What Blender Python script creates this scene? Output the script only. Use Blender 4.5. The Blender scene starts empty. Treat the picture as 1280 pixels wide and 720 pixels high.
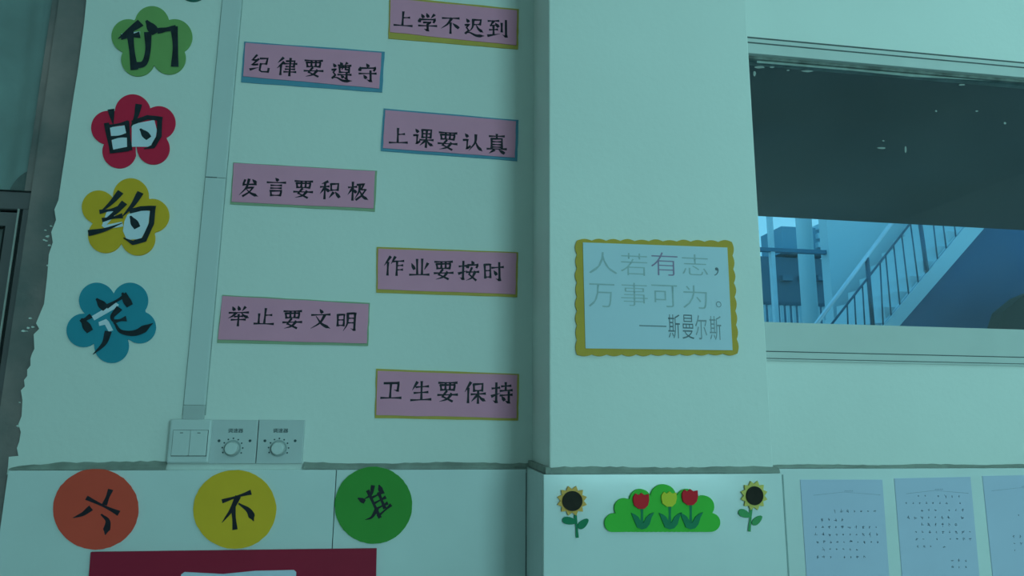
import bpy, bmesh, math, random
from mathutils import Vector, Matrix
random.seed(7)
C = bpy.context.scene.collection
S = bpy.context.scene

# ------------------------------------------------------------------ camera
EYE = Vector((0, 0, 1.35))
FPX = 850.0
PITCH, YAW, ROLL = map(math.radians, (10.525, 8.264, 0.516))
FW = Vector((math.sin(YAW)*math.cos(PITCH), math.cos(YAW)*math.cos(PITCH), math.sin(PITCH)))
RT = Vector((math.cos(YAW), -math.sin(YAW), 0)); UP = RT.cross(FW)
RT, UP = RT*math.cos(ROLL)+UP*math.sin(ROLL), UP*math.cos(ROLL)-RT*math.sin(ROLL)
cd = bpy.data.cameras.new('camera'); cam = bpy.data.objects.new('camera', cd); C.objects.link(cam)
cd.sensor_width = 36; cd.lens = 36*FPX/1280; cd.clip_start = .02; cd.clip_end = 300
M = Matrix((RT, UP, -FW)).transposed().to_4x4(); M.translation = EYE
cam.matrix_world = M; S.camera = cam

# ------------------------------------------------------------------ world, lights, exposure
S.view_settings.view_transform = 'Standard'; S.view_settings.look = 'None'
S.view_settings.gamma = 1; S.view_settings.use_curve_mapping = False
S.view_settings.exposure = 0.1
w = bpy.data.worlds.new('world'); S.world = w; w.use_nodes = True
wn = w.node_tree; bgn = wn.nodes['Background']
tc = wn.nodes.new('ShaderNodeTexCoord'); sp = wn.nodes.new('ShaderNodeSeparateXYZ')
wr = wn.nodes.new('ShaderNodeValToRGB')
wn.links.new(tc.outputs['Generated'], sp.inputs[0]); wn.links.new(sp.outputs['Z'], wr.inputs[0])
wr.color_ramp.elements[0].position = 0.0; wr.color_ramp.elements[0].color = (.24, .70, .95, 1)
wr.color_ramp.elements[1].position = 0.7; wr.color_ramp.elements[1].color = (.10, .45, .80, 1)
wn.links.new(wr.outputs[0], bgn.inputs['Color']); bgn.inputs['Strength'].default_value = 1.15

def area(name, loc, target, sx, sy, power, col):
    l = bpy.data.lights.new(name, 'AREA'); l.shape = 'RECTANGLE'; l.size = sx; l.size_y = sy
    l.energy = power; l.color = col
    o = bpy.data.objects.new(name, l); C.objects.link(o); o.location = loc
    o.rotation_euler = (Vector(target)-Vector(loc)).to_track_quat('-Z', 'Y').to_euler()
    return o
TEAL = (.43, .92, .96)
area('window_daylight', (2.0, -3.3, 1.82), (2.0, 1.4, 1.82), 1.5, 2.0, 62, TEAL)
area('window_daylight', (-1.2, -3.3, 1.9), (-1.2, 1.4, 1.9), 1.2, 1.2, 3.5, (.36, .86, .95))
area('upper_right_fill', (1.7, .45, 2.98), (1.7, .45, 0), 1.2, .3, 4.5, TEAL)  # added fill that brightens the upper right wall, no real lamp

# ------------------------------------------------------------------ helpers
YW, YP, YT, YPT = 1.43, 1.25, 1.420, 1.240   # plaster wall, pilaster, tile faces of each
def P(px, py, Y):
    "the point of the plane Y that stands where the photograph shows it"
    d = FW + RT*((px-640)/FPX) - UP*((py-360)/FPX)
    return EYE + d*(Y/d.y)
def XZ(pts, Y): return [(lambda p: (p.x, p.z))(P(a, b, Y)) for a, b in pts]

_m = {}
def mat(name, col, rough=.7, noise=0, nscale=8, bump=0, bscale=60, spec=.3, metal=0, col2=None, trans=0, coat=0, detail=4):
    if name in _m: return _m[name]
    m = bpy.data.materials.new(name); m.use_nodes = True; n = m.node_tree; b = n.nodes['Principled BSDF']
    b.inputs['Base Color'].default_value = (*col, 1); b.inputs['Roughness'].default_value = rough
    b.inputs['Specular IOR Level'].default_value = spec; b.inputs['Metallic'].default_value = metal
    b.inputs['Coat Weight'].default_value = coat; b.inputs['Coat Roughness'].default_value = .12
    t = n.nodes.new('ShaderNodeTexCoord')
    if noise or col2:
        x = n.nodes.new('ShaderNodeTexNoise'); x.inputs['Scale'].default_value = nscale; x.inputs['Detail'].default_value = detail
        n.links.new(t.outputs['Object'], x.inputs['Vector'])
        r = n.nodes.new('ShaderNodeValToRGB'); n.links.new(x.outputs['Fac'], r.inputs[0])
        r.color_ramp.elements[0].position = .35; r.color_ramp.elements[1].position = .65
        c2 = col2 or tuple(c*(1-noise) for c in col)
        r.color_ramp.elements[0].color = (*c2, 1); r.color_ramp.elements[1].color = (*col, 1)
        n.links.new(r.outputs[0], b.inputs['Base Color'])
    if bump:
        x = n.nodes.new('ShaderNodeTexNoise'); x.inputs['Scale'].default_value = bscale; x.inputs['Detail'].default_value = 5
        n.links.new(t.outputs['Object'], x.inputs['Vector'])
        bp = n.nodes.new('ShaderNodeBump'); bp.inputs['Strength'].default_value = bump; bp.inputs['Distance'].default_value = .002
        n.links.new(x.outputs['Fac'], bp.inputs['Height']); n.links.new(bp.outputs[0], b.inputs['Normal'])
        if coat: n.links.new(bp.outputs[0], b.inputs['Coat Normal'])
    _m[name] = m; return m
def glass(name, tint, haze=.0):
    m = bpy.data.materials.new(name); m.use_nodes = True; n = m.node_tree; n.nodes.clear()
    o = n.nodes.new('ShaderNodeOutputMaterial'); tr = n.nodes.new('ShaderNodeBsdfTransparent'); tr.inputs[0].default_value = (*tint, 1)
    g = n.nodes.new('ShaderNodeBsdfGlossy'); g.inputs['Roughness'].default_value = .03; g.inputs['Color'].default_value = (1, 1, 1, 1)
    d = n.nodes.new('ShaderNodeBsdfDiffuse'); d.inputs[0].default_value = (.45, .5, .5, 1)
    f = n.nodes.new('ShaderNodeFresnel'); f.inputs[0].default_value = 1.5
    ge = n.nodes.new('ShaderNodeNewGeometry'); sb = n.nodes.new('ShaderNodeMath'); sb.operation = 'SUBTRACT'; sb.inputs[0].default_value = 1; sb.use_clamp = True
    mu = n.nodes.new('ShaderNodeMath'); mu.operation = 'MULTIPLY'
    n.links.new(ge.outputs['Backfacing'], sb.inputs[1]); n.links.new(sb.outputs[0], mu.inputs[0]); n.links.new(f.outputs[0], mu.inputs[1])   # reflects on the face it enters by
    mx = n.nodes.new('ShaderNodeMixShader'); mx2 = n.nodes.new('ShaderNodeMixShader')
    tx = n.nodes.new('ShaderNodeTexCoord'); nz = n.nodes.new('ShaderNodeTexNoise'); nz.inputs['Scale'].default_value = 5
    mp = n.nodes.new('ShaderNodeMapRange'); mp.inputs[3].default_value = haze*.5; mp.inputs[4].default_value = haze*1.5
    n.links.new(tx.outputs['Object'], nz.inputs['Vector']); n.links.new(nz.outputs['Fac'], mp.inputs[0])
    n.links.new(mp.outputs[0], mx2.inputs[0]); n.links.new(tr.outputs[0], mx2.inputs[1]); n.links.new(d.outputs[0], mx2.inputs[2])
    n.links.new(mu.outputs[0], mx.inputs[0]); n.links.new(mx2.outputs[0], mx.inputs[1]); n.links.new(g.outputs[0], mx.inputs[2])
    n.links.new(mx.outputs[0], o.inputs[0]); return m

class MB:
    def __init__(s): s.bm = bmesh.new()
    def box(s, x0, x1, y0, y1, z0, z1):
        v = [s.bm.verts.new((x, y, z)) for x in (x0, x1) for y in (y0, y1) for z in (z0, z1)]
        for f in ((0,1,3,2),(4,6,7,5),(0,4,5,1),(2,3,7,6),(0,2,6,4),(1,5,7,3)): s.bm.faces.new([v[i] for i in f])
        return s
    def prism(s, xz, yf, yb):
        a = [s.bm.verts.new((x, yf, z)) for x, z in xz]; b = [s.bm.verts.new((x, yb, z)) for x, z in xz]
        s.bm.faces.new(a); s.bm.faces.new(b[::-1]); n = len(a)
        for i in range(n): s.bm.faces.new((a[i], b[i], b[(i+1) % n], a[(i+1) % n]))
        return s
    def ring(s, outer, inner, yf, yb):
        n = len(outer); L = []
        for xz, y in ((outer, yf), (inner, yf), (inner, yb), (outer, yb)): L.append([s.bm.verts.new((x, y, z)) for x, z in xz])
        for k in range(4):
            for i in range(n): s.bm.faces.new((L[k][i], L[k][(i+1) % n], L[(k+1) % 4][(i+1) % n], L[(k+1) % 4][i]))
        return s
    def tube(s, a, b, r, seg=10):
        a = Vector(a); b = Vector(b); d = (b-a).normalized(); u = d.orthogonal().normalized(); v = d.cross(u)
        A = [s.bm.verts.new(a+(u*math.cos(t)+v*math.sin(t))*r) for t in (2*math.pi*i/seg for i in range(seg))]
        B = [s.bm.verts.new(p.co+(b-a)) for p in A]
        for i in range(seg): s.bm.faces.new((A[i], A[(i+1) % seg], B[(i+1) % seg], B[i]))
        s.bm.faces.new(A[::-1]); s.bm.faces.new(B); return s
    def cone(s, cx, cz, y0, y1, r0, r1, seg=28):
        A = [s.bm.verts.new((cx+math.cos(t)*r0, y0, cz+math.sin(t)*r0)) for t in (2*math.pi*i/seg for i in range(seg))]
        B = [s.bm.verts.new((cx+math.cos(t)*r1, y1, cz+math.sin(t)*r1)) for t in (2*math.pi*i/seg for i in range(seg))]
        for i in range(seg): s.bm.faces.new((A[i], A[(i+1) % seg], B[(i+1) % seg], B[i]))
        s.bm.faces.new(A[::-1]); s.bm.faces.new(B); return s
    def stroke(s, pts, kind, wd, y, smooth=True):
        "one brush stroke: a ribbon that swells and tapers like ink"
        p = [Vector((a, 0, b)) for a, b in pts]; q = []
        sharp = kind in 'zg'
        if len(p) > 2 and not sharp:
            e = [p[0]*2-p[1]]+p+[p[-1]*2-p[-2]]
            for i in range(1, len(e)-2):
                for k in range(6):
                    t = k/6; q.append(.5*((2*e[i])+(e[i+1]-e[i-1])*t+(2*e[i-1]-5*e[i]+4*e[i+1]-e[i+2])*t*t+(3*e[i]-e[i-1]-3*e[i+1]+e[i+2])*t**3))
            q.append(p[-1])
        else:
            for i in range(len(p)-1):
                for k in range(6): q.append(p[i].lerp(p[i+1], k/6))
            q.append(p[-1])
        L = [0]
        for i in range(1, len(q)): L.append(L[-1]+(q[i]-q[i-1]).length)
        T = L[-1] or 1
        prof = {'h': lambda t: .95-.45*math.sin(math.pi*t)+.25*max(0, t-.8)*5*.8, 'v': lambda t: 1.15-.35*math.sin(math.pi*t),
                'p': lambda t: 1.2*(1-t)**.7+.12, 'n': lambda t: .35+1.15*min(1, t/.8) if t < .8 else 1.5*(1-(t-.8)/.2)+.1,
                'd': lambda t: .35+1.15*math.sin(math.pi*min(1, t*.72)), 'z': lambda t: .85+.15*math.cos(6*t),
                'g': lambda t: 1.0 if t < .85 else 1.0-(t-.85)/.15*.8, 't': lambda t: 1.15*(1-t)+.15}[kind]
        l, r = [], []
        for i, a in enumerate(q):
            d = (q[min(i+1, len(q)-1)]-q[max(i-1, 0)]).normalized(); nrm = Vector((-d.z, 0, d.x)); h = wd*.5*prof(L[i]/T)
            if sharp and 0 < i < len(q)-1:
                d1 = (q[i]-q[i-1]).normalized(); d2 = (q[i+1]-q[i]).normalized(); c = max(.6, math.sqrt(max(0, (1+d1.dot(d2))/2))); h /= c
            ex = -d*wd*.3 if i == 0 else (d*wd*.3 if i == len(q)-1 else Vector((0, 0, 0)))
            l.append(s.bm.verts.new((a.x+nrm.x*h+ex.x, y, a.z+nrm.z*h+ex.z))); r.append(s.bm.verts.new((a.x-nrm.x*h+ex.x, y, a.z-nrm.z*h+ex.z)))
        for i in range(len(q)-1): s.bm.faces.new((l[i], r[i], r[i+1], l[i+1]))
        return s
    def build(s, name, m, parent=None, bevel=0, smooth=False):
        bmesh.ops.recalc_face_normals(s.bm, faces=s.bm.faces)
        if parent is not None: bmesh.ops.translate(s.bm, verts=s.bm.verts, vec=-world_loc(parent))
        me = bpy.data.meshes.new(name); s.bm.to_mesh(me); s.bm.free(); me.materials.append(m)
        o = bpy.data.objects.new(name, me); C.objects.link(o); o.parent = parent
        if smooth:
            for f in me.polygons: f.use_smooth = True
        if bevel:
            b = o.modifiers.new('bevel', 'BEVEL'); b.width = bevel; b.segments = 2; b.limit_method = 'ANGLE'
        return o
def world_loc(o):
    v = Vector((0, 0, 0))
    while o: v += o.location; o = o.parent
    return v
def thing(name, loc, label, cat, group=None):
    o = bpy.data.objects.new(name, None); o.empty_display_size = .02; C.objects.link(o); o.location = loc
    return tag(o, label, cat, group)
def tag(o, label, cat, group=None):
    o['label'] = label; o['category'] = cat
    if group: o['group'] = group
    return o
def struct(o): o['kind'] = 'structure'; return o
def root(name, loc=(0, 0, 0)):
    o = bpy.data.objects.new(name, None); o.empty_display_size = .02; C.objects.link(o); o.location = loc; o['kind'] = 'structure'; return o

# ------------------------------------------------------------------ materials
white = mat('painted_plaster', (.80, .83, .79), .75, .03, 3, .25, 90, .25)
tile_m = mat('glazed_tile', (.76, .82, .82), .22, .05, 6, .14, 14, .5, coat=.7)
ledge_m = mat('old_mortar', (.34, .37, .33), .95, .25, 25, .6, 120)
cement = mat('bare_cement', (.36, .27, .26), .95, 0, 6, .8, 60, col2=(.17, .17, .17))
joint = mat('dark_joint', (.10, .12, .12), .9, .2, 30)
plastic = mat('white_plastic', (.66, .70, .70), .4, .02, 10, 0, spec=.4)
plastic2 = mat('grey_white_plastic', (.60, .63, .64), .42, .02, 10, spec=.4)
groove = mat('groove_dark', (.12, .14, .14), .8, .2, 40)  # dark colour of grooves, gaps and small marks
ink = mat('black_ink', (.020, .016, .028), .55, .3, 80, spec=.3)
alu = mat('aluminium_frame', (.60, .64, .62), .45, .05, 8, .1, 50)
steel = mat('dull_door_metal', (.19, .17, .18), .5, .25, 6, .1, 30, metal=.2)
darkgap = mat('dark_gap', (.012, .014, .015), .7, .2, 40)  # near-black strips paint the shade of the door's narrow gaps
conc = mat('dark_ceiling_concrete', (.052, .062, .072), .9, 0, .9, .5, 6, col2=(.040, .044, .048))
paper_w = mat('white_paper', (.74, .80, .90), .8, .02, 5)

# ------------------------------------------------------------------ the room shell
XC = .240; LEDGE = 1.35-.1085; LP = 1.35-.1035; TOP = 3.05
XR = P(950, 300, YP).x
FRAME_X = P(43, 252, 1.46).x      # where the door frame meets the bare cement jamb
edge_px = [(108,0),(105,30),(101,60),(97,90),(92,120),(86,160),(82,190),(77,222),(73,250),(68,262),(70,275),(64,290),(66,303),(61,318),(59,345),(55,380),(45,404),(49,411),(42,418),(43,436),(40,442),(38,448),(38,457),(34,462),(34,470),(30,475),(31,483),(26,488),(28,500),(27,520),(23,530),(26,540),(24,552),(21,560),(23,570),(11,571),(10,583)]
edge = XZ(edge_px, YW)
wf = root('wall_front')
top_l = edge[0][0]-.004
poly = [(top_l, TOP)]+edge+[(edge[-1][0], LEDGE-.01), (XC+.02, LEDGE-.01), (XC+.02, TOP)]
MB().prism(poly, YW, YW+.014).build('plaster', white, wf)
MB().box(FRAME_X, XC+.02, YW+.014, YW+.22, 0, TOP).build('cement_base', cement, wf)
# flakes of plaster left along the ragged edge
fl = MB()
for px, py in [(57,288),(60,296),(55,300),(62,307),(58,301),(38,398),(34,414),(30,414),(36,410),(41,409),(25,503),(24,532),(60,332),(64,283)]:
    p = P(px, py, YW+.013); r = random.uniform(.0015, .0035)
    fl.prism([(p.x+r*math.cos(a)*random.uniform(.6, 1.5), p.z+r*math.sin(a)*random.uniform(.4, 1)) for a in (0, 1.1, 2.2, 3.4, 4.6, 5.5)], YW+.011, YW+.015)
f = fl.build('plaster_flakes', white, wf); f['kind'] = 'stuff'
# pilaster
wc = root('wall_middle')
MB().box(P(686.5, 300, YP).x, XR, YP, YW+.2, LP-.01, TOP).build('plaster', white, wc, bevel=.003)
# wall with the window
XW0, XW1 = XR, XR+2.9
Zt = P(939, 47, YW).z; Zb = P(956, 451, YW).z
wr_ = root('wall_right_of_middle'); wr_.name = 'wall_back'
MB().box(XR-.02, XW1+.55, YW, YW+.08, Zt, TOP).build('plaster', white, wr_)
MB().box(XR-.02, XW1+.55, YW, YW+.2, LEDGE-.01, Zb).build('plaster', white, wr_)
MB().box(XW1, XW1+.55, YW, YW+.2, Zb, Zt).build('plaster', white, wr_)
MB().box(XR-.02, XW1+.55, YW+.01, YW+.2, 0, LEDGE-.01).build('cement_base', cement, wr_)
# rest of the room
fm = mat('floor_terrazzo', (.34, .36, .35), .4, .3, 60)
struct(MB().box(-3, 4.2, -3.4, 1.7, -.06, 0).build('floor', fm))
struct(MB().box(-3, 4.2, -3.4, YW, TOP, TOP+.1).build('ceiling', white))
struct(MB().box(-3.1, -3, -3.4, 1.7, 0, TOP).build('wall_left', white))
struct(MB().box(4.2, 4.3, -3.4, 1.7, 0, TOP).build('wall_right', white))
struct(MB().box(-3, 4.2, -3.5, -3.4, 0, TOP).build('wall_rear', white))

# tiled wainscot : tiles, each its own piece, with their top bed of mortar
def tiles(parent, cuts, z1, yf, yb, rows=(.62, .0)):
    zs = [z1, z1-.62, z1-1.24]
    for i in range(len(cuts)-1):
        for k in range(2):
            MB().box(cuts[i]+.0007, cuts[i+1]-.0007, yf, yb, max(0, zs[k+1]+.0008), zs[k]).build('tile', tile_m, parent, bevel=.0012)
xA = P(5, 620, YT).x; xB = P(417, 650, YT).x; xE = P(679, 650, YPT).x; xF = P(982, 650, YPT).x
tiles(wf, [xA, xB, xE+.0], LEDGE-.002, YT, YW+.013)
MB().box(xA, xE, YT+.004, YW+.012, 0, LEDGE-.004).build('grout', joint, wf)
tiles(wc, [xE, xF], LP-.002, YPT, YP)
MB().box(xE, xE+.008, YPT+.006, YT-.0005, 0, LP-.002).build('side_tile', tile_m, wc, bevel=.001)
MB().box(xF-.0022, xF+.0006, YPT-.0006, YPT+.01, 0, LP-.004).build('edge_grout', mat('pale_grout', (.36, .46, .46), .9, .2, 30), wc)
MB().box(xE+.009, xF, YP, YW+.01, 0, LP-.01).build('core', cement, wc)
MB().box(xF-.009, xF-.001, YPT+.006, YT-.0005, 0, LP-.002).build('side_tile', tile_m, wc, bevel=.001)
tiles(wr_, [xF-.01, xF+1.0, xF+2.0, xF+3.0], LEDGE-.002, YT, YW+.013)

# the rough cement line along the top of the tiles
def band(parent, x0, x1, z, h, yf, yb, taper0=0, taper1=0, amp=.0012, gap=()):
    b = MB(); n = max(8, int((x1-x0)/.012)); top = []; bot = []
    for i in range(n+1):
        t = i/n; x = x0+(x1-x0)*t; hh = h
        if taper0: hh *= min(1, .15+t*(x1-x0)/taper0)
        top.append((x, z+hh+random.uniform(-amp, amp)+.001*math.sin(x*23))); bot.append((x, z-.001+random.uniform(-amp, amp)*.4))
    A = [b.bm.verts.new((x, yf, zz)) for x, zz in bot]; B = [b.bm.verts.new((x, yf+.0015, (zz+zt)/2)) for (x, zz), (_, zt) in zip(bot, top)]
    D = [b.bm.verts.new((x, yb, zz)) for x, zz in top]; E2 = [b.bm.verts.new((x, yb, zz)) for x, zz in bot]
    for i in range(n):
        b.bm.faces.new((A[i], A[i+1], B[i+1], B[i])); b.bm.faces.new((B[i], B[i+1], D[i+1], D[i])); b.bm.faces.new((E2[i], E2[i+1], A[i+1], A[i]))
    return b.build('mortar_line', ledge_m, parent)
band(wf, P(14, 584, YW).x, P(210, 580, YW).x, LEDGE, .013, YW-.009, YW-.0005, taper0=.10)
band(wf, P(380, 580, YW).x, P(664, 580, YW).x, LEDGE, .0105, YW-.009, YW-.0005)
band(wc, P(681, 588, YP).x, P(972, 588, YP).x, LP, .0100, YP-.009, YP-.0005)
band(wr_, P(965, 582, YW).x, XW1+.55, LEDGE, .0055, YW-.010, YW-.0005, amp=.0007)
s = MB(); s.prism([(0, 0), (1, 0), (1, 1), (0, 1)], 0, 0.001); s.bm.clear()
s.box(P(681, 588, YP).x, P(686.5, 588, YP).x+.001, YP-.009, YW, LP-.001, LP+.010).build('side_mortar', ledge_m, wc)

# ------------------------------------------------------------------ brush characters (100 x 100 grid, y down)
G = {
'上':'v48,12 48,82;h48,42 78,38;h10,84 92,80',
'学':'d22,12 30,26;d45,6 52,22;p80,8 66,26;d14,34 12,50;z14,38 86,33 78,48;z32,52 66,48 50,60;g50,60 52,92 38,86;h10,70 92,65',
'不':'h12,20 88,15;p54,18 36,48 8,72;v50,42 50,94;d62,45 86,64',
'迟':'z42,14 80,11 76,36;h44,38 76,34;p44,14 42,50 28,74;n58,38 70,58 90,72;d14,14 22,26;z8,44 24,40 14,56 24,70 10,86;n10,84 30,80 60,92 96,90',
'到':'h8,16 56,12;p32,16 18,38;h18,38 46,34;d42,26 54,42;h14,60 50,56;v32,42 32,84;t6,90 58,78;v70,24 70,66;g90,8 90,92 76,82',
'纪':'z32,6 14,34 34,32;z42,26 14,60 40,54;t8,84 44,70;z50,22 84,18 80,48;h54,50 80,47;z54,50 52,84 62,90 92,88 93,70',
'律':'p30,6 8,32;p34,28 6,60;v22,48 22,94;z46,22 84,18 82,50;h36,36 94,32;h46,50 82,48;h44,64 86,61;h38,78 92,75;v64,6 64,96',
'要':'h10,12 90,9;v18,22 22,44;z18,22 82,19 78,42;v40,11 40,40;v60,10 60,40;h22,43 78,41;z46,48 28,72 72,92;p68,60 50,82 18,94;h8,66 94,62',
'遵':'d44,3 50,12;p74,2 66,12;h34,17 92,15;z40,26 86,24 84,52;v40,26 42,54;p56,17 52,38;z68,17 68,37 80,37;h44,52 84,50;h34,65 94,62;g74,56 74,84 64,79;d50,69 58,78;d12,12 20,24;z6,42 22,38 12,54 22,68 8,84;n8,84 28,80 60,95 98,93',
'守':'d46,4 54,16;d16,22 14,38;z16,26 88,22 80,36;h12,54 90,50;g64,38 66,92 50,84;d34,62 44,76',
'课':'d14,12 24,24;z6,42 22,39 22,82 34,70;v44,12 46,50;z44,12 86,9 84,48;h46,30 84,28;h46,48 84,46;h36,62 96,58;v65,10 65,96;p62,62 38,88;n68,62 80,78 96,86',
'认':'d16,12 26,24;z8,42 26,39 26,84 40,70;p64,12 62,50 36,90;n64,44 76,70 96,88',
'真':'h16,14 84,11;v50,4 50,24;v26,26 26,72;z26,26 74,24 74,70;h28,40 72,39;h28,54 72,53;h28,66 72,65;h6,76 94,73;p38,80 16,96;d62,80 84,94',
'发':'z30,12 22,36 82,32;p48,8 38,50 8,88;z40,52 70,48 52,74 24,94;n40,60 60,78 92,92;d66,10 80,24',
'言':'d46,4 56,14;h8,26 92,23;h26,40 74,38;h26,54 74,52;v26,66 30,92;z26,68 76,65 72,88;h30,90 72,88',
'积':'p38,8 12,20;h6,36 44,32;v26,18 26,94;p26,38 6,68;d30,42 44,56;v54,20 56,52;z54,20 88,17 86,50;h56,50 86,48;p66,62 48,88;d76,60 94,84',
'极':'h6,32 42,28;v25,6 25,94;p25,34 4,66;d28,42 40,56;z46,18 76,14 64,42 86,40 66,72 42,92;p58,18 54,52 36,86;n56,44 72,74 96,90',
'作':'p32,6 6,48;v22,34 22,94;p54,6 38,38;h48,28 94,24;v64,26 64,94;h64,48 90,45;h64,68 90,66',
'业':'v38,10 40,80;v62,8 62,80;d14,32 26,56;p88,28 74,56;h6,84 94,81',
'按':'h6,30 38,26;g24,6 24,92 12,84;t4,64 40,50;d64,4 70,14;d46,20 44,34;z46,22 92,19 86,32;z64,34 52,66 84,92;p80,52 66,80 42,94;h40,56 96,52',
'时':'v10,18 12,80;z10,18 36,16 36,78;h12,46 36,45;h12,76 36,75;h44,32 96,28;g78,8 78,92 64,84;d54,48 64,64',
'举':'d20,8 28,22;d46,4 52,20;p78,6 66,24;h6,36 94,32;p36,36 24,50 4,62;n62,34 74,48 96,58;h32,54 68,51;h18,70 82,67;v50,44 50,98',
'止':'v52,10 52,82;h52,42 82,39;v24,38 26,82;h6,86 94,82',
'文':'d46,4 56,18;h8,30 92,26;p68,30 48,66 8,94;n30,38 56,72 94,92',
'明':'v8,20 10,72;z8,20 38,17 38,70;h10,44 38,43;h10,70 38,69;p54,12 54,60 38,94;g54,12 88,9 88,92 74,84;h56,34 88,33;h56,56 88,55',
'卫':'g16,18 80,14 78,50 64,46;v46,18 46,80;h6,84 94,80',
'生':'p32,8 12,42;h28,30 82,26;v52,6 52,84;h20,56 80,52;h6,88 94,84',
'保':'p30,6 6,46;v20,32 20,94;v44,14 46,44;z44,14 84,11 82,42;h46,42 82,40;h34,58 96,54;v64,42 64,96;p62,60 36,88;n66,60 78,76 96,86',
'持':'h6,30 38,26;g24,6 24,92 12,84;t4,64 40,50;h48,20 88,17;v66,4 66,38;h42,40 94,36;h42,60 94,56;g80,44 80,92 66,84;d50,66 60,80',
}
def parse(s):
    out = []
    for k in s.split(';'): out.append((k[0], [tuple(map(float, q.split(','))) for q in k[1:].split()]))
    return out
def glyph(mb, ch, cx, cz, size, ang, y, wd=10.5):
    ca, sa = math.cos(ang), math.sin(ang)
    for i, (k, pts) in enumerate(parse(G[ch])):
        q = []
        for a, b in pts:
            u = (a-50)/100*size; v = -(b-50)/100*size
            q.append((cx+u*ca-v*sa, cz+u*sa+v*ca))
        mb.stroke(q, k, wd/100*size, y-i*.00001)

# ------------------------------------------------------------------ the seven pink slogan cards
pink = mat('pink_paper', (.88, .33, .49), .75, .05, 12)
back_c = {'olive': mat('olive_paper', (.62, .42, .09), .7, .08, 20), 'blue': mat('blue_paper', (.12, .32, .46), .7, .08, 20),
          'green': mat('green_paper', (.34, .44, .28), .7, .08, 20)}
GR = 'pink slogan cards on the wall'
def card(text, back, outer, inner, centres, crop, label, size=25):
    o = XZ(outer, YW); i_ = XZ(inner, YW)
    cx = sum(p[0] for p in o)/4; cz = sum(p[1] for p in o)/4
    t = thing('slogan_card', (cx, YW, cz), label, 'slogan card', GR)
    def rough(q, n=7, a=.0006):
        r = []
        for k in range(4):
            p0, p1 = q[k], q[(k+1) % 4]
            for j in range(n): r.append((p0[0]+(p1[0]-p0[0])*j/n+(random.uniform(-a, a) if j else 0), p0[1]+(p1[1]-p0[1])*j/n+(random.uniform(-a, a) if j else 0)))
        return r
    MB().prism(rough(o), YW-.0022, YW+.0002).build('backing_paper', back_c[back], t)
    MB().prism(rough(i_), YW-.0036, YW-.0022).build('card_face', pink, t)
    ang = math.atan2(o[1][1]-o[0][1], o[1][0]-o[0][0])*.5
    for ch, (a, b) in zip(text, centres):
        mb = MB()
        p = P(260+a*.3887, crop+b*.3887, YW); q = P(260+a*.3887+size, crop+b*.3887, YW)
        glyph(mb, ch, p.x, p.z, (q.x-p.x)*1.07, ang+random.uniform(-.03, .03), YW-.0038)
        mb.build('character', ink, t)
card('上学不迟到', 'olive', [(487,-4),(648.5,12),(647.5,62),(485.5,48.6)], [(488.5,-1),(646,14),(645,57.5),(487.5,41)],
     [(628,65),(706,75),(780,82),(856,90),(930,94)], 0, 'pink card with olive edge at the top, cut by the frame, reading 上学不迟到')
card('纪律要遵守', 'blue', [(305.5,52.5),(481,65.3),(477.7,115.8),(301.6,103)], [(307.4,54.4),(477,67),(474,111.5),(304.3,96)],
     [(168,208),(255,217),(340,222),(430,234),(513,238)], 0, 'pink card with blue edge beside the trunking, reading 纪律要遵守')
card('上课要认真', 'blue', [(479.6,136),(648,150.4),(646.4,201.7),(476,189)], [(481.6,138.4),(644.8,152.4),(643.3,197.5),(478.8,185.8)],
     [(612,440),(692,445),(770,455),(850,460),(928,465)], 0, 'pink card with blue edge next to the pilaster, reading 上课要认真')
card('发言要积极', 'green', [(291.9,203.3),(471.5,213.8),(468.7,264.7),(288,255.4)], [(292.6,204.5),(469,214.6),(466.8,261.2),(290,252.7)],
     [(133,605),(220,605),(307,610),(393,613),(483,617)], 0, 'pink card with green edge in the left column, reading 发言要积极')
card('作业要按时', 'olive', [(471,308.9),(647.5,315.5),(646.4,371.8),(470.3,366)], [(473,311.2),(645.2,317),(644,368.3),(472.2,361.7)],
     [(598,162),(680,168),(757,175),(838,178),(917,180)], 270, 'pink card with thin olive edge left of the framed quote, reading 作业要按时')
card('举止要文明', 'green', [(278.3,368.7),(462.5,378.8),(460.2,432.5),(271.7,428.6)], [(278.5,370.3),(461,380.4),(458.6,429.4),(273,424.7)],
     [(100,322),(183,325),(272,333),(363,333),(446,340)], 270, 'pink card with green edge, lowest of the left column, reading 举止要文明')
card('卫生要保持', 'olive', [(470.3,460.9),(648.7,467.5),(647.5,525.8),(468.7,522.7)], [(472.2,463.6),(646.4,469),(645.2,522.7),(470.3,518.8)],
     [(590,562),(685,565),(770,565),(858,568),(945,570)], 270, 'pink card with olive edge, lowest of all, reading 卫生要保持', 26)

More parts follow.
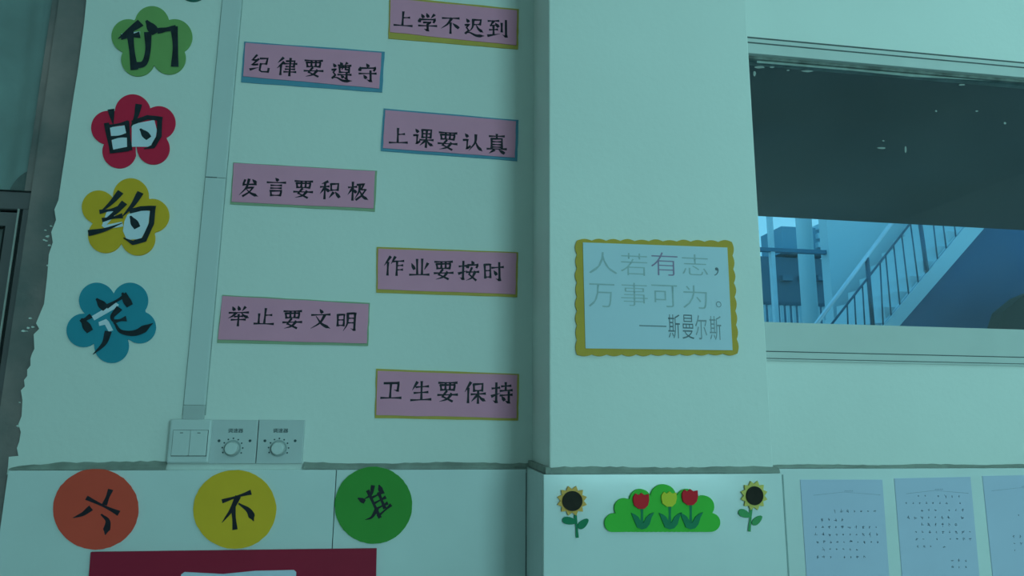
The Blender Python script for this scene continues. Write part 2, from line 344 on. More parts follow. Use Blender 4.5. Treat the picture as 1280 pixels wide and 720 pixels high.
# ------------------------------------------------------------------ flower-shaped character cards
def lobes(circ, Y, n=120, bottom=None):
    "outline of the union of circles seen from their middle"
    cx = sum(c[0] for c in circ)/len(circ); cy = sum(c[1] for c in circ)/len(circ); out = []
    for i in range(n):
        a = 2*math.pi*i/n; dx, dy = math.cos(a), math.sin(a); best = 0
        for x, y, r in circ:
            ox, oy = cx-x, cy-y; b = ox*dx+oy*dy; d = b*b-(ox*ox+oy*oy-r*r)
            if d >= 0: best = max(best, -b+math.sqrt(d))
        out.append((cx+dx*best, cy+dy*best))
    if bottom is not None: out = [(x, min(y, bottom)) for x, y in out]
    return XZ(out, Y), P(cx, cy, Y)
def crop(c, s, ox, oy): return [(ox+x*s, oy+y*s)+((k[0]*s,) if k else ()) for x, y, *k in c]
def flower(name, circ, col, label, s, ox, oy, whites, strokes, wd, ls=1.0):
    pts, c = lobes(crop(circ, s, ox, oy), YW)
    t = thing('flower_card', (c.x, YW, c.z), label, 'wall decoration', 'flower-shaped character cards')
    MB().prism(pts, YW-.003, YW+.0002).build('flower_shape', col, t)
    if whites:
        mb = MB()
        for wpoly in whites: mb.prism(XZ(crop(wpoly, s, ox, oy), YW), YW-.0042, YW-.003)
        mb.build('white_paper', paper_w, t)
    if strokes:
        mb = MB()
        for i, (k, q) in enumerate(parse(strokes)):
            mb.stroke(XZ(crop(q, s, ox, oy), YW), k, wd*1.0, YW-.0045-i*.00001)
        mb.build('character', ink2, t)
ink2 = mat('black_cut_paper', (.020, .030, .042), .5, .4, 60, spec=.3)
f_dgreen = mat('dark_green_foam', (.03, .16, .12), .8, .05, 20); f_green = mat('leaf_green_foam', (.22, .40, .13), .8, .05, 20)
f_red = mat('crimson_foam', (.75, .02, .07), .8, .05, 20); f_yel = mat('mustard_foam', (.82, .46, .03), .8, .05, 20)
f_blue = mat('sea_blue_foam', (.03, .30, .42), .8, .05, 20)
K = .3889
flower('f', [(622,-45,52),(560,-65,52),(690,-65,52),(580,-130,52),(665,-130,52)], f_dgreen, 'dark green flower card at the very top, mostly out of the frame', K, 0, 0, None, None, 0)
flower('f', [(490,77,55),(563,120,56),(545,188,53),(445,193,54),(414,118,54)], f_green, 'leaf green flower card with the black character 们', K, 0, 0,
       [[(478,98),(500,92),(508,106),(490,110)], [(392,112),(452,104),(452,116),(400,120)]],
       'p450,80 388,124;v420,106 426,160 434,222;h398,122 446,116;v478,112 478,165 466,206 438,214;d476,74 500,106;z514,102 562,94;v562,94 566,150 564,212', .0135)
flower('f', [(428,362,57),(512,396,53),(494,478,52),(385,488,54),(349,412,54)], f_red, 'crimson flower card with the character 的 on white', K, 0, 0,
       [[(356,412),(415,404),(418,480),(366,484)], [(426,402),(498,388),(506,420),(500,462),(478,474),(426,474)]],
       'p360,358 366,398;z346,402 352,440 362,490 412,482;h346,410 410,398;z410,396 416,440 420,482;h362,446 408,438;p448,342 440,378 424,410;g432,396 476,380 516,384 514,440 494,474 470,480;d456,420 478,444', .0100)
flower('f', [(422,117,57),(491,180,54),(445,253,55),(341,244,56),(319,153,54)], f_yel, 'mustard yellow flower card with the brush character 约', K, 0, 200,
       [[(345,170),(380,150),(392,160),(372,180),(345,210),(395,200),(398,215),(345,224),(330,214)], [(412,178),(440,158),(484,166),(478,215),(455,255),(410,258),(398,230),(402,200)]],
       'p388,108 360,140 328,168;h328,168 376,160;p400,142 372,172 336,198;h336,194 392,182;t292,236 340,226 392,206;p452,110 430,146 398,182;g424,166 456,158 494,156 490,205 466,258 430,268 404,254;d424,186 442,216', .0100)
flower('f', [(313,452,57),(420,452,57),(450,538,52),(360,598,55),(270,548,54)], f_blue, 'sea blue flower card with the tilted character 定, lowest flower', K, 0, 200,
       [[(298,503),(374,458),(384,466),(380,474),(306,516)], [(320,522),(344,512),(352,520),(366,548),(352,552),(340,530),(322,534)]],
       'd316,450 340,476;z268,520 292,504;d268,514 290,548;h350,470 408,436;d398,432 418,466;p384,480 364,505 372,525;n372,525 392,552 440,556 490,528;h372,520 404,512;p350,556 338,590 306,622', .0100)

# ------------------------------------------------------------------ three round cards on the tiles
def disc(circ, rx, ry, col, label, s, ox, oy, strokes, wd):
    cx, cy = circ; pts = XZ([(cx+rx*math.cos(a)+random.uniform(-.3, .3), cy+ry*math.sin(a)+random.uniform(-.3, .3)) for a in (2*math.pi*i/72 for i in range(72))], YT)
    c = P(cx, cy, YT); t = thing('round_card', (c.x, YT, c.z), label, 'wall decoration', 'round character cards on the tiles')
    MB().prism(pts, YT-.003, YT+.0002).build('disc', col, t)
    mb = MB()
    for i, (k, q) in enumerate(parse(strokes)): mb.stroke(XZ(crop(q, s, ox, oy), YT), k, wd, YT-.0035-i*.00001)
    mb.build('character', ink, t)
disc((120.3,636.3), 53, 50.3, mat('brick_red_card', (.85, .09, .055), .75, .05, 10), 'brick red round card with the character 六 at lower left', .3613, 0, 460,
     'v384,424 366,468;h306,450 410,500;p314,486 290,504 260,516;n356,508 376,530 368,572', .0085)
disc((293.9,636.6), 51.6, 49.2, mat('mustard_card', (.88, .50, .03), .75, .05, 10), 'mustard yellow round card with the character 不 under the dials', .3055, 190, 500,
     'h294,412 402,378;p352,398 326,450 292,496;v334,440 341,524;n360,425 398,452 416,490', .0085)
disc((467,631.4), 48.3, 48, mat('grass_green_card', (.06, .32, .05), .75, .05, 10), 'grass green round card with the character 准 near the corner', .3055, 190, 500,
     'd846,402 868,414;p920,446 900,478 876,488;p904,352 896,386 870,404;v884,372 932,478;d930,350 938,372;h898,400 946,376;h906,424 954,398;h916,446 962,422;h926,474 976,430;v928,380 952,440', .0062)

# red board below
t = thing('red_board', tuple(P(291, 800, YT)), 'dark red board under the round cards with white paper on it', 'notice board')
q = XZ([(115,689.5),(471,685),(466,900),(98,900)], YT)
MB().prism(q, YT-.006, YT).build('board', mat('dark_red_board', (.38, .012, .045), .6, .08, 8), t, bevel=.0006)
q = XZ([(228,717),(232,714),(280,716.5),(320,712.5),(368,711.5),(371,714),(368,860),(222,860)], YT)
MB().prism(q, YT-.0075, YT-.006).build('paper_sheet', mat('bluish_paper', (.70, .74, .88), .8, .03, 5), t)

# ------------------------------------------------------------------ trunking, switch, two dials
t = thing('cable_trunking', tuple(P(242, 522, YW)), 'white vertical cable trunking running down to the light switch', 'cable trunking')
xl, xr = P(257.5, 220, YW).x, P(283, 220, YW).x; zj = P(270, 223, YW).z; zb = P(242, 506, YW).z
for z0, z1 in ((zj+.0006, TOP), (zb, zj-.0006)):
    h = .0055; c = .0015
    mb = MB(); pr = [(xl, YW), (xl, YW-h+c), (xl+c, YW-h), (xr-c, YW-h), (xr, YW-h+c), (xr, YW)]
    A = [mb.bm.verts.new((x, y, z0)) for x, y in pr]; B = [mb.bm.verts.new((x, y, z1)) for x, y in pr]
    for i in range(6): mb.bm.faces.new((A[i], A[(i+1) % 6], B[(i+1) % 6], B[i]))
    mb.bm.faces.new(A); mb.bm.faces.new(B[::-1]); mb.build('trunking_length', plastic, t)
mb = MB(); mb.box(xl, xr, YW-.006, YW, P(242, 526, YW).z, zb-.0004).build('end_piece', mat('grey_end_plastic', (.52, .55, .55), .6, .05, 9), t, bevel=.002)
for xa in (xl, xr): MB().box(xa-.0016, xa+.0016, YW-.0012, YW, zb-.02, TOP).build('sealant', mat('old_sealant', (.44, .50, .48), .9, .2, 30), t)
MB().box(xl+.001, xl+.0235, YW-.0060, YW-.004, zj-.0009, zj+.0009).build('joint_line', groove, t)

def rect(x0, y0, x1, y1, Y=YW):
    a = P(x0, (y0+y1)/2, Y); b = P(x1, (y0+y1)/2, Y); c = P((x0+x1)/2, y0, Y); d = P((x0+x1)/2, y1, Y); return a.x, b.x, d.z, c.z
x0, x1, z0, z1 = rect(209.8, 524, 262.8, 579.5, YW-.018)
t = thing('light_switch', (x0, YW, z0), 'white surface-mounted double light switch at the foot of the trunking', 'light switch')
MB().box(x0, x1, YW-.018, YW, z0, z1).build('switch_box', plastic, t, bevel=.004)
rx0, rx1, rz0, rz1 = rect(215.8, 537.8, 258.8, 569.5, YW-.018)
MB().box(rx0-.001, rx1+.001, YW-.0184, YW-.017, rz0-.0014, rz1+.0006).build('gap', groove, t)
xm = (rx0+rx1)/2
for a, b in ((rx0, xm-.0003), (xm+.0003, rx1)):
    r = MB().box(a, b, YW-.0215, YW-.018, rz0, rz1).build('rocker', plastic, t, bevel=.0008)
    MB().box((a+b)/2-.0028, (a+b)/2+.0028, YW-.0218, YW-.0212, rz1-.0055, rz1-.0042).build('marker', groove, r)

def text_mesh(body, size_w, size_h, off=0, squash=1):
    cu = bpy.data.curves.new('text', 'FONT'); cu.body = body; cu.align_x = 'CENTER'; cu.align_y = 'CENTER'; cu.offset = off
    cu.resolution_u = 3
    o = bpy.data.objects.new('text', cu); C.objects.link(o); bpy.context.view_layer.update()
    me = bpy.data.meshes.new_from_object(o.evaluated_get(bpy.context.evaluated_depsgraph_get())); bpy.data.objects.remove(o)
    xs = [v.co.x for v in me.vertices]; ys = [v.co.y for v in me.vertices]
    cx, cy = (min(xs)+max(xs))/2, (min(ys)+max(ys))/2; sx = size_w/max(1e-6, max(xs)-min(xs)); sy = size_h/max(1e-6, max(ys)-min(ys))
    for v in me.vertices: v.co = ((v.co.x-cx)*sx, 0, (v.co.y-cy)*sy)
    return me
def place_text(body, px, py, w_px, h_px, Y, m, parent, name='lettering', off=0, dy=0):
    a = P(px, py, Y); b = P(px+w_px, py, Y); c = P(px, py+h_px, Y)
    me = text_mesh(body, b.x-a.x, a.z-c.z, off); me.materials.append(m); me.name = name
    o = bpy.data.objects.new(name, me); C.objects.link(o); o.parent = parent
    o.location = Vector((a.x, Y-dy, a.z))-world_loc(parent); return o
mark = mat('dark_print', (.06, .10, .11), .6, .1, 50)
def regulator(px0, px1, cx, tx, label, s1, s2):
    x0, x1, z0, z1 = rect(px0, 524.8, px1, 579.2)
    t = thing('fan_regulator', (x0, YW, z0), label, 'dial switch', 'dial regulator plates')
    MB().box(x0+.0002, x1-.0002, YW-.010, YW, z0, z1).build('plate', plastic2, t, bevel=.0012)
    yf = YW-.010
    c = P(cx, 560.4, yf)
    MB().cone(c.x, c.z, yf-.0015, yf+.001, .0158, .0162).build('dial_ring', mat('grey_dial', (.36, .42, .42), .5, .1, 20), t)
    k = MB().cone(c.x, c.z, yf-.014, yf-.0012, .0115, .0130).build('knob', plastic, t, bevel=.0015)
    tk = MB()
    for i in range(9):
        a = math.radians(205-i*29); r = .0190
        x, z = c.x+math.cos(a)*r, c.z+math.sin(a)*r
        tk.cone(x, z, yf-.0004, yf+.0005, .0016, .0016, 8)
    tk.build('scale_marks', mark, t)
    for sx in (s1, s2):
        p = P(sx, 551, yf); MB().cone(p.x, p.z, yf-.0008, yf+.0005, .0026, .0028, 12).build('screw', mark, t)
    place_text('调速器', tx, 538.3, 19, 5.5, yf, mark, t, off=.012, dy=.0003)
regulator(263.6, 322.4, 290.6, 294.6, 'dial plate next to the light switch, left of the two dials', 273.8, 312.5)
regulator(323.2, 380.3, 348.2, 350.8, 'dial plate farther from the light switch, right of the two dials', 331.2, 369)

# ------------------------------------------------------------------ framed quote on the pilaster
qp = P(820, 445, YP)
t = thing('quote_poster', (qp.x, YP, qp.z), 'white quote sheet on a scalloped olive mount on the pilaster', 'poster')
cor = XZ([(721,301),(914,303),(921,442),(721,443.5)], YP); out = []
cnt = [11, 8, 11, 8]
for k in range(4):
    p0 = Vector((cor[k][0], 0, cor[k][1])); p1 = Vector((cor[(k+1) % 4][0], 0, cor[(k+1) % 4][1])); d = (p1-p0); nrm = Vector((-d.z, 0, d.x)).normalized()
    for j in range(cnt[k]):
        amp = random.uniform(.0026, .0042)
        for i in range(6):
            v = p0+d*((j+i/6)/cnt[k])+nrm*(amp*math.sin(math.pi*(i/6))); out.append((v.x, v.z))
MB().prism(out, YP-.003, YP+.0002).build('scalloped_mount', mat('olive_card', (.60, .37, .05), .7, .06, 20), t)
MB().prism(XZ([(728,303.6),(908,310),(914.5,438),(731.3,435.7)], YP), YP-.0042, YP-.003).build('sheet', mat('sheet_paper', (.58, .70, .80), .7, .02, 6), t)
pale = mat('faded_print', (.40, .52, .56), .7, .1, 60); purp = mat('faded_purple_print', (.34, .25, .40), .7, .1, 60); darkp = mat('grey_print', (.17, .22, .26), .7, .2, 60)
Yq = YP-.0042
def q4(ch, x, y, w_, h_, m, off=-.012): place_text(ch, 700+x*.25, 280+y*.25, w_*.25, h_*.25, Yq, m, t, off=off, dy=.0004)
for ch, x, y, w_, h_, m in [('人',215,195,140,108,pale),('若',370,202,132,112,pale),('有',522,200,132,116,purp),('志',675,204,128,104,pale),('，',782,238,22,42,darkp),
                          ('万',208,357,128,118,pale),('事',372,352,132,116,pale),('可',522,360,128,112,pale),('为',675,365,120,116,pale),('。',793,402,26,30,darkp)]:
    q4(ch, x, y, w_, h_, m)
for ch, x, y in [('斯',570,512),('曼',640,514),('尔',705,517),('斯',777,520)]: q4(ch, x, y, 58, 122, darkp if x < 660 else mat('mid_print', (.30, .37, .42), .7, .2, 60), -.006)
MB().prism(XZ([(799,406.4),(833,407.4),(833,408.6),(799,407.6)], Yq), Yq-.0004, Yq-.0001).build('dash', darkp, t)

# ------------------------------------------------------------------ foam flowers on the pilaster tiles
K2 = .2344
dk = mat('sunflower_seed_brown', (.032, .026, .020), .85, .2, 60); pet = mat('sunflower_petal_a', (.85, .45, .12), .8, .05, 20); pet2 = mat('sunflower_petal_b', (.75, .60, .16), .8, .05, 20)
lf = mat('leaf_foam', (.02, .23, .11), .8, .05, 20); lf2 = mat('leaf_foam_light', (.08, .36, .13), .8, .05, 20)
def pz(pts, Y=YPT): return XZ(crop(pts, K2, 680, 570), Y)
def leaf(cx, cy, L, W, ang):
    o = []
    for i in range(16):
        a = 2*math.pi*i/16; x = math.cos(a)*L; y = math.sin(a)*W*(1-.25*math.cos(a)); c, s_ = math.cos(ang), math.sin(ang)
        o.append((cx+x*c-y*s_, cy+x*s_+y*c))
    return o
def sunflower(cx, cy, rd, rp, n, stem, leaves, label, pm, lm, sx=1):
    b = P(680+stem[-1][0]*K2, 570+stem[-1][1]*K2, YPT)
    t = thing('foam_sunflower', (b.x, YPT, b.z), label, 'wall decoration', 'foam sunflowers')
    o = []
    for i in range(n*4):
        a = 2*math.pi*i/(n*4); r = rp*(.76+.24*[0, .45, 1, .45][i % 4]); o.append((cx+r*math.cos(a)*sx, cy+r*math.sin(a)))
    MB().prism(pz(o), YPT-.004, YPT-.0005).build('petals', pm, t)
    MB().prism(pz([(cx+rd*math.cos(a)*sx, cy+rd*math.sin(a)) for a in (2*math.pi*i/36 for i in range(36))]), YPT-.0065, YPT-.004).build('flower_centre', dk, t)
    MB().stroke(pz(stem), 'z', .0056, YPT-.0022).build('stem', lm, t)
    mb = MB(); x0_, z0_ = zip(*pz(stem))
    for L in leaves: MB().prism(pz(leaf(*L)), YPT-.003, YPT+.0001).build('leaf', lm, t)
sunflower(148, 238, 53, 81, 12, [(166,318),(172,370),(176,430)], [(136,345,40,20,.15),(208,360,36,19,-.75)], 'foam sunflower with orange petals left of the green bush', pet, lf)
sunflower(1116, 210, 50, 80, 12, [(1102,276),(1098,340),(1092,397)], [(1066,307,34,20,.45),(1134,342,34,17,-.75)], 'foam sunflower with yellow petals right of the green bush', pet2, lf2, .9)
bc = P(827, 664, YPT)
t = thing('foam_tulip_bush', (bc.x, YPT, bc.z), 'green foam bush with red and yellow tulips between the sunflowers', 'wall decoration')
circ = [(372,356,52),(425,277,53),(510,232,57),(632,218,68),(757,232,57),(843,268,59),(884,352,50)]
o, _ = lobes(crop(circ+[(x, 353, 50) for x in range(376, 890, 24)], K2, 680, 570), YPT, 300, 570+403*K2)
MB().prism(o, YPT-.005, YPT+.0002).build('bush', mat('bush_green_foam', (.08, .55, .06), .8, .05, 12), t)
for cx, cy, r, m in ((511,237,42,mat('tulip_red', (.75, .02, .035), .8, .05, 20)), (659,227,40,mat('tulip_yellow', (.70, .66, .05), .8, .05, 20)), (770,217,42,_m['tulip_red'])):
    MB().stroke(pz([(cx+6, cy+38), (cx+6, 350)]), 'v', .0052, YPT-.0055).build('tulip_stem', lf, t)
    o = [(cx-r, cy-r*.5), (cx-r*.7, cy-r*.95), (cx-r*.3, cy-r*.72), (cx+r*.05, cy-r*1.02), (cx+r*.45, cy-r*.72), (cx+r*.95, cy-r*.85), (cx+r, cy-r*.1), (cx+r*.85, cy+r*.55), (cx+r*.4, cy+r*.98), (cx-r*.3, cy+r), (cx-r*.85, cy+r*.6), (cx-r*1.02, cy)]
    MB().prism(pz(o), YPT-.0085, YPT-.005).build('tulip_flower', m, t)
    x = cx+8
    o = [(x-60, 300), (x-40, 308), (x-22, 322), (x-6, 352), (x+6, 352), (x+22, 322), (x+40, 306), (x+62, 298), (x+48, 325), (x+38, 360), (x+20, 382), (x-4, 388), (x-28, 378), (x-42, 345)]
    MB().prism(pz(o), YPT-.0072, YPT-.005).build('tulip_leaves', lf, t)

# ------------------------------------------------------------------ written sheets under the window
blue_p = mat('pale_blue_paper', (.56, .62, .80), .6, .04, 4); fine = mat('pencil_ink', (.09, .13, .22), .7, .2, 60); frm = mat('printed_line', (.24, .32, .45), .7, .2, 60)
PP = [([(1000,599.5),(1102.5,599.5),(1119,830),(1015,830)], 'written sheet nearest the pilaster, left of the row',
       [(330,275,7,8),(235,318,5,10),(238,355,10,10),(240,392,10,10),(245,430,10,10),(275,467,7,10),(245,505,8,10)], (225,560,180)),
      ([(1117.5,598),(1212.5,596),(1234,830),(1136,830)], 'written sheet in the middle of the row, text starting high',
       [(750,200,8,0),(690,235,10,0),(735,270,8,0),(700,307,9,0),(735,343,8,0),(705,380,10,0),(708,415,10,0),(745,452,5,0),(920,522,3,0),(920,555,3,0)], (690,1000,172)),
      ([(1227.5,595),(1328,593),(1352,830),(1252,830)], 'written sheet cut off by the right side of the photo',
       [(1250,295,9,0),(1250,328,9,0),(1225,402,10,0),(1230,438,10,0),(1232,472,10,0)], (1115,1440,158))]
for quad, lab, rows, (l0, l1, ly) in PP:
    b = P((quad[2][0]+quad[3][0])/2, 830, YT)
    t = thing('written_sheet', (b.x, YT, b.z), lab, 'paper sheet', 'written sheets on the tiles')
    MB().prism(XZ(quad, YT), YT-.0012, YT+.0001).build('sheet', blue_p, t)
    mb = MB()
    for x, y, n, _ in rows:
        for k in range(n):
            if random.random() < .12 and n > 4: continue
            cx = 960+(x+k*33.5)*.25; cy = 570+y*.25
            if cx > quad[1][0]-3+(cy-597)*.08: continue
            p = P(cx, cy, YT); sz = .0030*random.choice((.6, .8, 1, 1.25))
            for _k in range(random.randint(3, 5)):
                a = random.choice((0, 0, math.pi/2, math.pi/2, -.9, .9)); L = sz*random.uniform(.4, .9); ox = random.uniform(-.5, .5)*sz; oz = random.uniform(-.6, .6)*sz
                mb.stroke([(p.x+ox-L*math.cos(a), p.z+oz-L*math.sin(a)), (p.x+ox+L*math.cos(a), p.z+oz+L*math.sin(a))], 'v', .0007, YT-.0014)
    o = mb.build('handwriting', fine, t); o['kind'] = 'stuff'
    mb = MB(); L = [(960+l0*.25, 570+(ly+16)*.25), (960+(l0*.4+l1*.6)*.25 if False else 960+(l0+(l1-l0)*.45)*.25, 570+ly*.25), (960+l1*.25, 570+(ly+14)*.25)]
    mb.stroke(XZ(L, YT), 'z', .0006, YT-.0014)
    hc = P(960+(l0+(l1-l0)*.52)*.25, 570+(ly-6)*.25, YT)
    for k in range(7):
        x = hc.x-.009+k*.003; mb.stroke([(x, hc.z-.0012), (x+.0012, hc.z+.0010), (x+.0018, hc.z-.0010)], 'z', .0006, YT-.0014)
    mb.build('printed_header', frm, t)['kind'] = 'stuff'

# ------------------------------------------------------------------ window
wd_ = root('window_1')
zc1 = P(939, 67.5, YW).z; zp0 = P(958, 402.5, YW+.003).z; zsill = P(956, 439, YW).z
yb_, yf_ = YW+.05, YW-.004
MB().box(XW0-.03, XW1, yf_, yb_, zc1, Zt-.004).build('head_frame', alu, wd_, bevel=.001)
for py in (47.4, 53.8):
    z = P(932, py, YW).z; MB().box(XW0-.03, XW1, yf_-.0006, yf_+.002, z-.0019, z+.0015).build('groove', groove, wd_)
zi = P(939, 73, YW+.008).z
MB().box(XW0-.03, XW1, YW+.008, YW+.04, zi, zc1+.01).build('sash_rail', mat('dark_aluminium', (.26, .30, .28), .6, .5, 30), wd_)  # darker and more mottled than the other frame parts
MB().box(XW0-.03, XW1, YW+.001, YW+.06, zsill, zp0).build('bottom_frame', alu, wd_, bevel=.001)
MB().box(XW0-.03, XW1, YW-.004, YW+.05, Zb, zsill-.0016).build('sill_strip', alu, wd_, bevel=.001)
MB().box(XW0-.03, XW1, YW, YW+.05, zsill-.003, zsill+.001).build('groove', groove, wd_)
for py in (448,):
    z = P(956, py, YW).z; MB().box(XW0-.03, XW1, YW-.0046, YW-.002, z-.0008, z+.0008).build('groove', groove, wd_)
MB().box(XW1-.05, XW1, YW, YW+.1, zsill, zc1).build('side_frame', alu, wd_)
MB().box(XW0-.05, XW0+.012, YW+.022, YW+.1, zsill, zc1).build('side_frame', alu, wd_)
gl = MB().box(XW0, XW1-.04, YW+.016, YW+.020, zp0-.01, zi+.01).build('pane', glass('window_glass', (.86, .93, .93), .035), wd_)
dirt = MB(); G_ = YW+.0155
for x, y, a, b in ((1009,89,8,1.5),(950,84,7,2),(943,92,2,4),(1202,106,4,1.3),(1102,185,6,1.4),(1132,187,1.3,5),(1170,139,1.4,1.4),(1256,154,2,1.6),(1221,139,2,1),(965,84,4,1.2),(985,88,2.5,1),(1275,103,1.4,1.6),(1104,176,2,1)):
    o = XZ([(x+a*math.cos(q)*random.uniform(.7, 1.1), y+b*math.sin(q)*random.uniform(.7, 1.1)) for q in (2*math.pi*i/9 for i in range(9))], G_)
    dirt.prism(o, G_-.0002, G_)
dirt.build('glue_residue', mat('residue', (.30, .34, .32), .8, .1, 50), wd_)['kind'] = 'stuff'
# tape remains along the top of the glass
mb = MB()
o = XZ([(946,76),(1020,81),(1100,88),(1180,95.5),(1270,101),(1270,103),(1180,98),(1140,96),(1060,88),(1000,83),(946,78.5)], G_-.0005)
mb.prism(o, G_-.001, G_).build('tape_remains', mat('old_tape', (.42, .50, .47), .7, .2, 30), wd_)

# ------------------------------------------------------------------ beyond the glass: corridor ceiling, stair, glazing
def PX(px, py, Y): v = P(px, py, Y); return v
sky_bl = mat('pale_stairwell_plaster', (.60, .78, .80), .8, .04, 1)
deep = mat('shaded_blue_wall', (.0, .115, .24), .6, .12, .8)  # deep blue has the shade under the flight painted in
zs = 3.35; Ye = (zs-1.35)/((P(1115, 279, 1).z-1.35))
cs = root('corridor_ceiling')
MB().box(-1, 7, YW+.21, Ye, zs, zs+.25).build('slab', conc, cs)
struct(MB().box(-40, 60, YW+.21, 60, -.1, -.02).build('corridor_floor', fm))
YS = Ye+1.3      # plane of the stair rail
railm = mat('steel_railing', (.07, .17, .24), .35, .1, 10, metal=.5)
railb = mat('handrail_highlight', (.85, .92, .94), .3, .05, 10, metal=.25)  # the steel's highlight is put into this pale handrail colour
t = thing('stair_railing', tuple(P(1106, 408, YS)), 'steel stair railing rising to the right behind the glass', 'stair railing')
def bar(name, a, b, r, m, ext=(0, 0), Y=YS, tt=None):
    A = P(*a, Y); B = P(*b, Y); d = B-A
    return MB().tube(A-d*ext[0], B+d*ext[1], r).build(name, m, tt or t, smooth=True)
bar('handrail', (1115.6,277.3), (1022.4,402), .026, railb, (.25, 1.0))
bar('middle_rail', (1137,280.3), (1042,402), .014, railm, (.25, 1.0))
bar('bottom_rail', (1207,282.8), (1106.4,405), .014, railm, (.25, 1.0))
bar('post', (1083.5,322.5), (1091,408), .026, railm); bar('post', (1149.7,276), (1161.4,358), .026, railm)
def ry(l, x): (x0, y0), (x1, y1) = l; return y0+(x-x0)*(y1-y0)/(x1-x0)
mid = ((1137,280.3),(1042,402)); bot = ((1207,282.8),(1106.4,405))
for xt, xb in ((1059,1060),(1068,1070),(1078,1081),(1100,1104),(1107,1114),(1117,1125),(1127,1136),(1138,1148),(1166,1172),(1178,1183),(1192,1195)):
    bar('baluster', (xt, max(274, ry(mid, xt))), (xb, min(408, ry(bot, xb))), .009, railm)
# stair flight: sloping stringer and steps behind it
st = root('staircase')
a0, a1 = P(1207, 281, YS), P(1106.4, 403, YS); b0, b1 = P(1230, 283.7, YS), P(1124.8, 405, YS)
du = (a0-a1); 
Q = [(a0+du*.6), (a1-du*.9), (b1-(b0-b1)*.9), (b0+(b0-b1)*.6)]
MB().prism([(v.x, v.z) for v in Q], YS-.03, YS+.05).build('stringer', sky_bl, st)
sn = 16; u0, u1 = a1-du*.9, a0+du*.6
for k in range(sn):
    pa = u0.lerp(u1, k/sn); pb = u0.lerp(u1, (k+1)/sn)
    MB().box(pa.x, pb.x+.02, YS+.052, YS+1.3, pb.z-.24, pb.z-.05).build('step', sky_bl, st)
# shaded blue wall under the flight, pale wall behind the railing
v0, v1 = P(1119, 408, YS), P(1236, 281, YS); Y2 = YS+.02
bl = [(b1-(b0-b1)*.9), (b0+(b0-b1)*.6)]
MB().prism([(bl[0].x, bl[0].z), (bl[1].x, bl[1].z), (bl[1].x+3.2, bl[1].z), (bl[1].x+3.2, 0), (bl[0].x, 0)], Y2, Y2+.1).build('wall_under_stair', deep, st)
YB = YS+1.6
x0 = P(1038, 340, YB).x
bw = root('stairwell_wall'); MB().box(x0, x0+7, YB, YB+.2, -.02, 7).build('plaster', sky_bl, bw)
# dark sloping lump at lower right, built as a dark slab
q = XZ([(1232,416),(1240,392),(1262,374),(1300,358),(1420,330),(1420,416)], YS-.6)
MB().prism(q, YS-.75, YS-.6).build('dark_slab', mat('dark_olive', (.012, .024, .024), .9, .3, 2), st)

# stairwell glazing at the left: bars, column, outdoor railing
YG = YB+.1
g = root('window_2')
def vb(xt, yt, xb, yb2, r, m, name): 
    c = P((xt+xb)/2, (yt+yb2)/2, YG); MB().box(c.x-r, c.x+r, YG-.04, YG+.04, .0, 6.5).build(name, m, g)
fr = mat('glazing_bar', (.62, .80, .84), .4, .1, 5)
vb(964, 276, 968, 400, .030, fr, 'mullion'); vb(1037, 280, 1043, 400, .045, fr, 'mullion')
z = P(1000, 314.5, YG).z; MB().box(-1, x0, YG-.05, YG+.03, z-.028, z+.028).build('transom_bar', mat('glazing_rail', (.07, .22, .32), .5, .1, 5), g)
pp = P(1009, 340, YG+1.2)
tag(MB().tube((pp.x, YG+1.2, 0), (pp.x, YG+1.2, 8), .13, 20).build('drain_column', sky_bl, None, smooth=True), 'pale round column standing behind the far glazing bars', 'column')
# railing outdoors
t2 = thing('balcony_railing', tuple(P(990, 440, YG+2)), 'low grey railing beyond the far glazing', 'railing')
zt_ = P(990, 380, YG+2).z; hzp = mat('grey_parapet', (.12, .24, .32), .8, .1, 3)
MB().box(P(940, 380, YG+2).x-.3, P(1040, 380, YG+2).x, YG+1.97, YG+2.03, zt_-.03, zt_+.03).build('top_rail', railm, t2)
MB().box(P(940, 380, YG+2).x-.3, P(1040, 380, YG+2).x, YG+1.9, YG+2.1, -.02, zt_-1.0).build('parapet', hzp, t2)
for k in range(12):
    xx = P(955+k*7.5, 390, YG+2).x; MB().box(xx-.025, xx+.025, YG+1.98, YG+2.02, zt_-1.0, zt_).build('baluster', fr, t2)
# building outdoors
YH = YG+9
t3 = thing('far_building', tuple(P(1000, 500, YH)), 'hazy blue-grey building seen through the far glazing', 'building')
def fb(name, x0_, y0_, x1_, y1_, m, dy=0):
    a, b = P(x0_, y0_, YH), P(x1_, y1_, YH); MB().box(a.x, b.x, YH-dy, YH+1, b.z, a.z).build(name, m, t3)
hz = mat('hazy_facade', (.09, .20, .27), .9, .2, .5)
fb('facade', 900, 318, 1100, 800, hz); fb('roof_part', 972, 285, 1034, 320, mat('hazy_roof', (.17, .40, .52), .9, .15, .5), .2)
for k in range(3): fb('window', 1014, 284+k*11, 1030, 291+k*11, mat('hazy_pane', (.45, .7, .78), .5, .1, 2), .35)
for k in range(3): fb('window', 975+k*22, 345, 988+k*22, 352, mat('hazy_dark_pane', (.06, .19, .27), .5, .1, 2), .15)

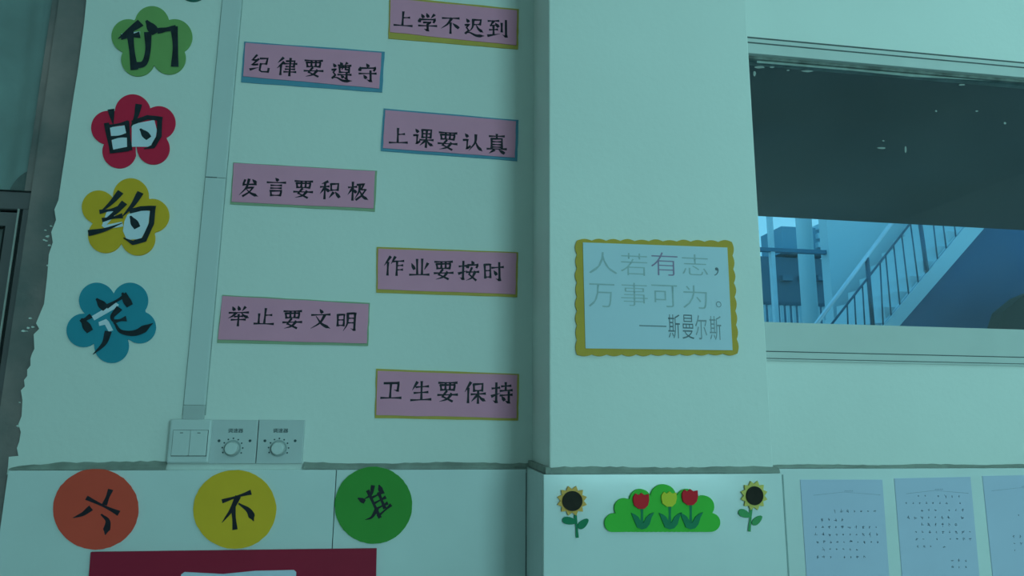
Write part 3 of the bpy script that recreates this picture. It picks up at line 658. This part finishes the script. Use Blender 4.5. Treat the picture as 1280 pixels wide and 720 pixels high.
# ------------------------------------------------------------------ door at the left
d = root('door_1')
YD = YW+.035
zr1 = P(20, 240, YD).z; zr0 = P(20, 263, YD).z
MB().box(-1.35, FRAME_X, YD-.005, YD+.06, zr0, zr1).build('transom_rail', steel, d, bevel=.003)
MB().box(-1.35, FRAME_X, YD-.007, YD-.004, zr0-.003, zr0-.0005).build('gap_strip', darkgap, d)
MB().box(-1.35, FRAME_X, YD-.007, YD-.004, zr1-.001, zr1+.0016).build('gap_strip', darkgap, d)
xp1 = FRAME_X; xp0 = P(36, 264, YD).x
MB().box(FRAME_X-.016, FRAME_X+.004, YD-.012, YD+.06, 0, zr0).build('frame_post', steel, d, bevel=.002)
gx = P(42, 266, YD).x-.004
MB().box(FRAME_X-.0205, FRAME_X-.0155, YD-.012, YD+.05, 0, zr0).build('gap_strip', darkgap, d)
MB().box(FRAME_X-.0245, FRAME_X-.0212, YD-.013, YD+.05, 0, zr0).build('bright_edge', mat('pale_metal_edge', (.42, .42, .40), .4, .1, 20), d)  # paler strip along the edge of the door leaf
lx = P(8, 285, YD).x; lz = P(4, 283, YD).z
leafp = MB().box(lx, FRAME_X-.025, YD-.004, YD+.04, 0, zr0-.006).build('stile', steel, d)
MB().box(-1.35, lx, YD-.004, YD+.04, lz, zr0-.006).build('rail', steel, d)
MB().box(-1.35, lx-.003, YD+.010, YD+.03, 0, lz-.003).build('leaf_panel', mat('panel_metal', (.15, .16, .16), .5, .2, 5, metal=.1), d)
MB().box(lx-.003, lx, YD-.005, YD+.03, 0, lz).build('gap_strip', darkgap, d); MB().box(-1.35, lx, YD-.005, YD+.03, lz-.003, lz).build('gap_strip', darkgap, d)
# transom glass: side post and the cloudy pane with cloth behind it
xg = P(64, 120, YD).x
MB().box(FRAME_X-.022, FRAME_X+.002, YD-.004, YD+.05, zr1, TOP).build('transom_post', cement, d)
MB().box(-1.35, FRAME_X-.022, YD+.010, YD+.014, zr1, TOP).build('pane', glass('cloudy_glass', (.8, .88, .88), .22), d)
mb = MB(); rows = 6; cols = 90; VV = []
for j in range(rows+1):
    r = []
    for i in range(cols+1):
        x = -1.35+(FRAME_X+1.33)*i/cols
        zb0 = zr1-.01+max(0, x-FRAME_X+.10)*1.3; z = zb0+(TOP-zb0)*j/rows
        r.append(mb.bm.verts.new((x+.01*math.sin(j*1.3), YD+.055+.014*math.sin(x*70+j*.5)+.008*math.sin(x*31-j*.7), z)))
    VV.append(r)
for j in range(rows):
    for i in range(cols): mb.bm.faces.new((VV[j][i], VV[j][i+1], VV[j+1][i+1], VV[j+1][i]))
tag(mb.build('curtain', mat('sea_blue_cloth', (.78, .84, .84), .8, .35, 7), None, smooth=True), 'blue-grey cloth hanging behind the cloudy glass at upper left', 'curtain')
struct(MB().box(-3, -1.35, YW, YW+.2, 0, TOP).build('wall_left_of_door', white)).name = 'wall_side'
struct(MB().box(-1.35, FRAME_X, YW+.20, YW+.22, 0, TOP).build('door_backing', cement))  # added backing sheet that closes the view behind the door
